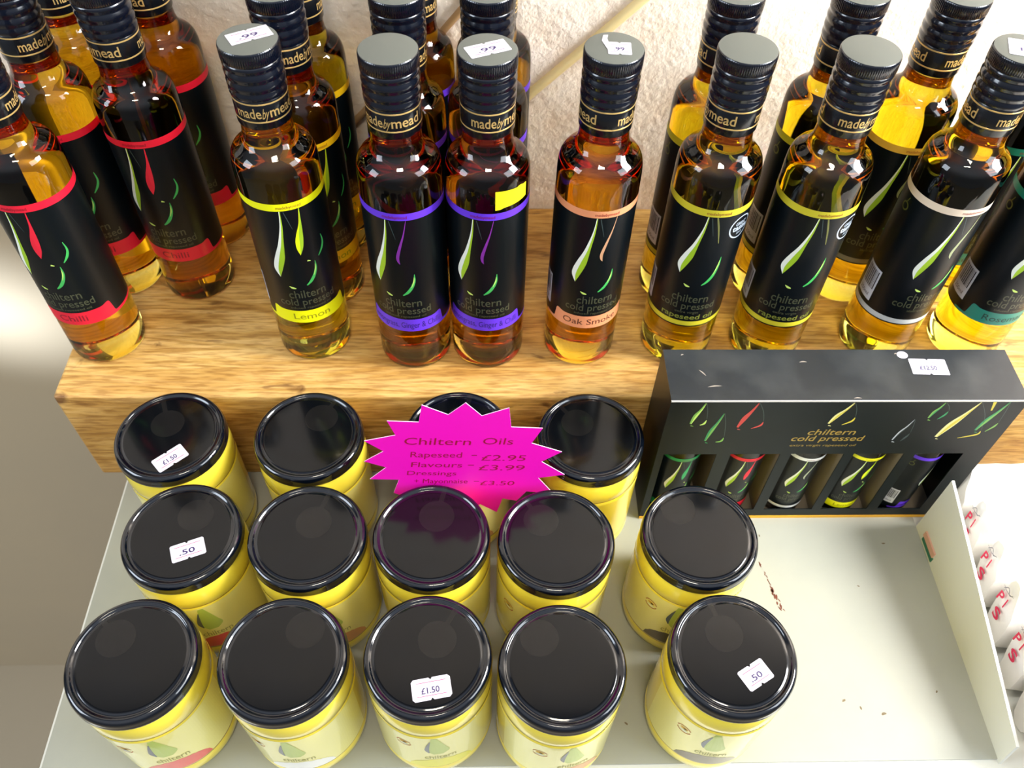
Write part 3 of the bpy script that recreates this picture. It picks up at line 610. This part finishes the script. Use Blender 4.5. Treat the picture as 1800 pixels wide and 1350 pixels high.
pale = mat('drop_cream', (220, 216, 150), .45); red = mat('drop_red', (196, 62, 58), .45); grn = mat('drop_grass', (118, 172, 74), .45); emr = mat('drop_emerald', (36, 140, 84), .45); yel = mat('drop_yellow', (206, 190, 60), .45); slv = mat('drop_silver', (176, 182, 190), .45)
bdrop(138.5, 146.5, 132.7, 124, 142.5, 124, grn, K_PALE, 3.0); bdrop(152.4, 135.4, 146.1, 104.5, 158, 104, emr, grn, 3.0); bdrop(172.2, 146.5, 164.4, 120, 180, 122, red, red, 3.4)
bdrop(233.2, 146.5, 223.4, 124, 238.8, 126.5, pale, yel, 3.4); bdrop(278.9, 128.1, 272.6, 105, 281.8, 108.5, slv, K_FAINT, 1.8); bdrop(291.7, 146.5, 287, 130, 297.3, 133, grn, emr, 2.4)
bdrop(314.5, 147, 301, 108.5, 328.5, 111, pale, yel, 5.4); bdrop(333, 147, 324.3, 116, 336, 120, emr, grn, 3.6); fp(stroke([(323.4, 147), (325, 138)], [2.2, 1.0]), yel)
GT = mat('box_gold_ink', (168, 140, 62), .35, metal=.3)
fp(text_fit('chiltern', 213, 245, 111.2, 6.4, .006, .15), GT); fp(text_fit('cold pressed', 204, 253, 104.0, 6.2, .006, .15), GT); fp(text_fit('extra virgin rapeseed oil', 205, 250, 97.6, 2.6, .0, .1), GT)
link('box_shell', mb.mesh('box_shell'), root)
link('price_sticker', price_mesh('price_sticker', '£12.50', 24, 13, cut=.4), root, (286.5, 346, BZ + .75), -2)
mb = MB(); v, f = disc2d(0, 0, 3.6, 3.0); mb.add([(x, y, 0) for x, y in v] + [(x, y, .15) for x, y in v], [tuple(range(32, 64))] + [(i, (i + 1) % 32, 32 + (i + 1) % 32, 32 + i) for i in range(32)], K_PAPER); link('white_dot', mb.mesh('white_dot'), root, (272, 356, BZ + .75))

MINI = {'green': label_mesh('mini_green', (28, 150, 84), (40, 160, 90), 'Rosemary', barcode=False), 'red': LB['chilli'], 'white': label_mesh('mini_white', (226, 230, 232), (170, 180, 150), '', kind='thin', bottom=(230, 232, 234), barcode=False), 'yellow': LB['lemon'], 'purple': LB['ginger']}
for (cx, colr, rot, what) in [(136, 'green', 8, 'leftmost of the five windows'), (181.5, 'red', 4, 'window second from the left'), (224.8, 'white', 5, 'middle window'), (267, 'yellow', 3, 'window second from the right'), (308, 'purple', 62, 'rightmost window')]:
    t = thing('small_oil_bottle', 'small oil bottle with %s label bands inside the black box, %s' % (colr, what), 'bottle', (cx, 336.5, .85), 'small bottles inside the gift box')
    k = (.62, .62, .61)
    link('bottle_glass', GM, t, scale=k); link('oil', oil_mesh('amber'), t, scale=k); link('screw_cap', CM, t, scale=k); link('neck_seal', SM, t, scale=k)
    link('bottle_label', MINI[colr], t, (0, 0, -17.5), rot, (.625, .625, .655))

# ------------------------------------------------------------------ packets to the right of the tray
PWH = mat('packet_paper', (236, 232, 226), 0.65, bump=(60, 0.35, 0.003)); PRED = mat('stamp_red', (206, 30, 74), .6); PGR = mat('stamp_grey', (130, 128, 134), .6)
def packet_mesh(seed):
    rng = random.Random(seed); mb = MB(); nx, na = 14, 20
    V = []; W_, H, D = 150, 62, 25
    for i in range(nx + 1):
        x = W_ * i / nx; e = 1 - .22 * math.exp(-x / 6.0)
        for j in range(na):
            a = 2 * PI * j / na + PI / na; ca, sa = math.cos(a), math.sin(a)
            q = (abs(ca) ** 3.2 + abs(sa) ** 3.2) ** (-1 / 3.2)
            y = D / 2 * q * ca * e; z = H / 2 + H / 2 * q * sa
            if sa > .3: y *= 0.72
            V.append((x + rng.uniform(-.5, .5), y + rng.uniform(-.6, .6), max(z, 0)))
    F = [(i * na + j, (i + 1) * na + j, (i + 1) * na + (j + 1) % na, i * na + (j + 1) % na) for i in range(nx) for j in range(na)]
    c0 = len(V); V += [(-2.5, 0, H / 2), (W_ + 2, 0, H / 2)]
    F += [(j, (j + 1) % na, c0) for j in range(na)] + [(nx * na + (j + 1) % na, nx * na + j, c0 + 1) for j in range(na)]
    mb.add(V, F, PWH, True); return mb
for k, y in enumerate([282, 251, 222, 193, 165, 137, 312]):
    names = ['topmost packet carrying the red letters', 'second packet down carrying the red letters', 'third packet down carrying the red letters', 'fourth packet down carrying the red letters', 'fifth packet down, only the letter S in view', 'lowest packet in the bottom right corner', 'blank white paper packet in the row right of the tray, nearest the wooden block']
    lab = names[k] if k == 6 else 'white paper packet right of the tray, ' + names[k]
    t = thing('paper_packet', lab, 'packet', (345.8, y - 1.5, -1), 'white paper packets right of the tray')
    t.rotation_euler = (math.radians(-14), 0, 0)
    link('packet_bag', packet_mesh(k).mesh('packet_bag', 60), t)
    if k < 6:
        mb = MB()
        def face(geo, M):                            # print on the end that faces left: u runs towards the viewer, w is up
            mb.add([(-3.4 - .0 * w_, -u, w_) for u, w_ in geo[0]], geo[1], M)
        face(text_fit('P', -7.2, -1.0, 40.0, 9.0, .02, .2), PRED); face(text_fit('I', 1.2, 3.4, 40.0, 9.0, .02, .2), PRED); face(text_fit('S', -3.6, 3.4, 27.0, 9.0, .03), PRED)
        face(stroke([(-5, 52), (-1, 56), (2, 52.4), (5, 55)], [.3, .7, .7, .3]), PGR); face(stroke([(-6, 54), (0, 52.5), (6, 54.6)], [.3, .6, .3]), PGR)
        link('printed_letters', mb.mesh('printed_letters'), t)
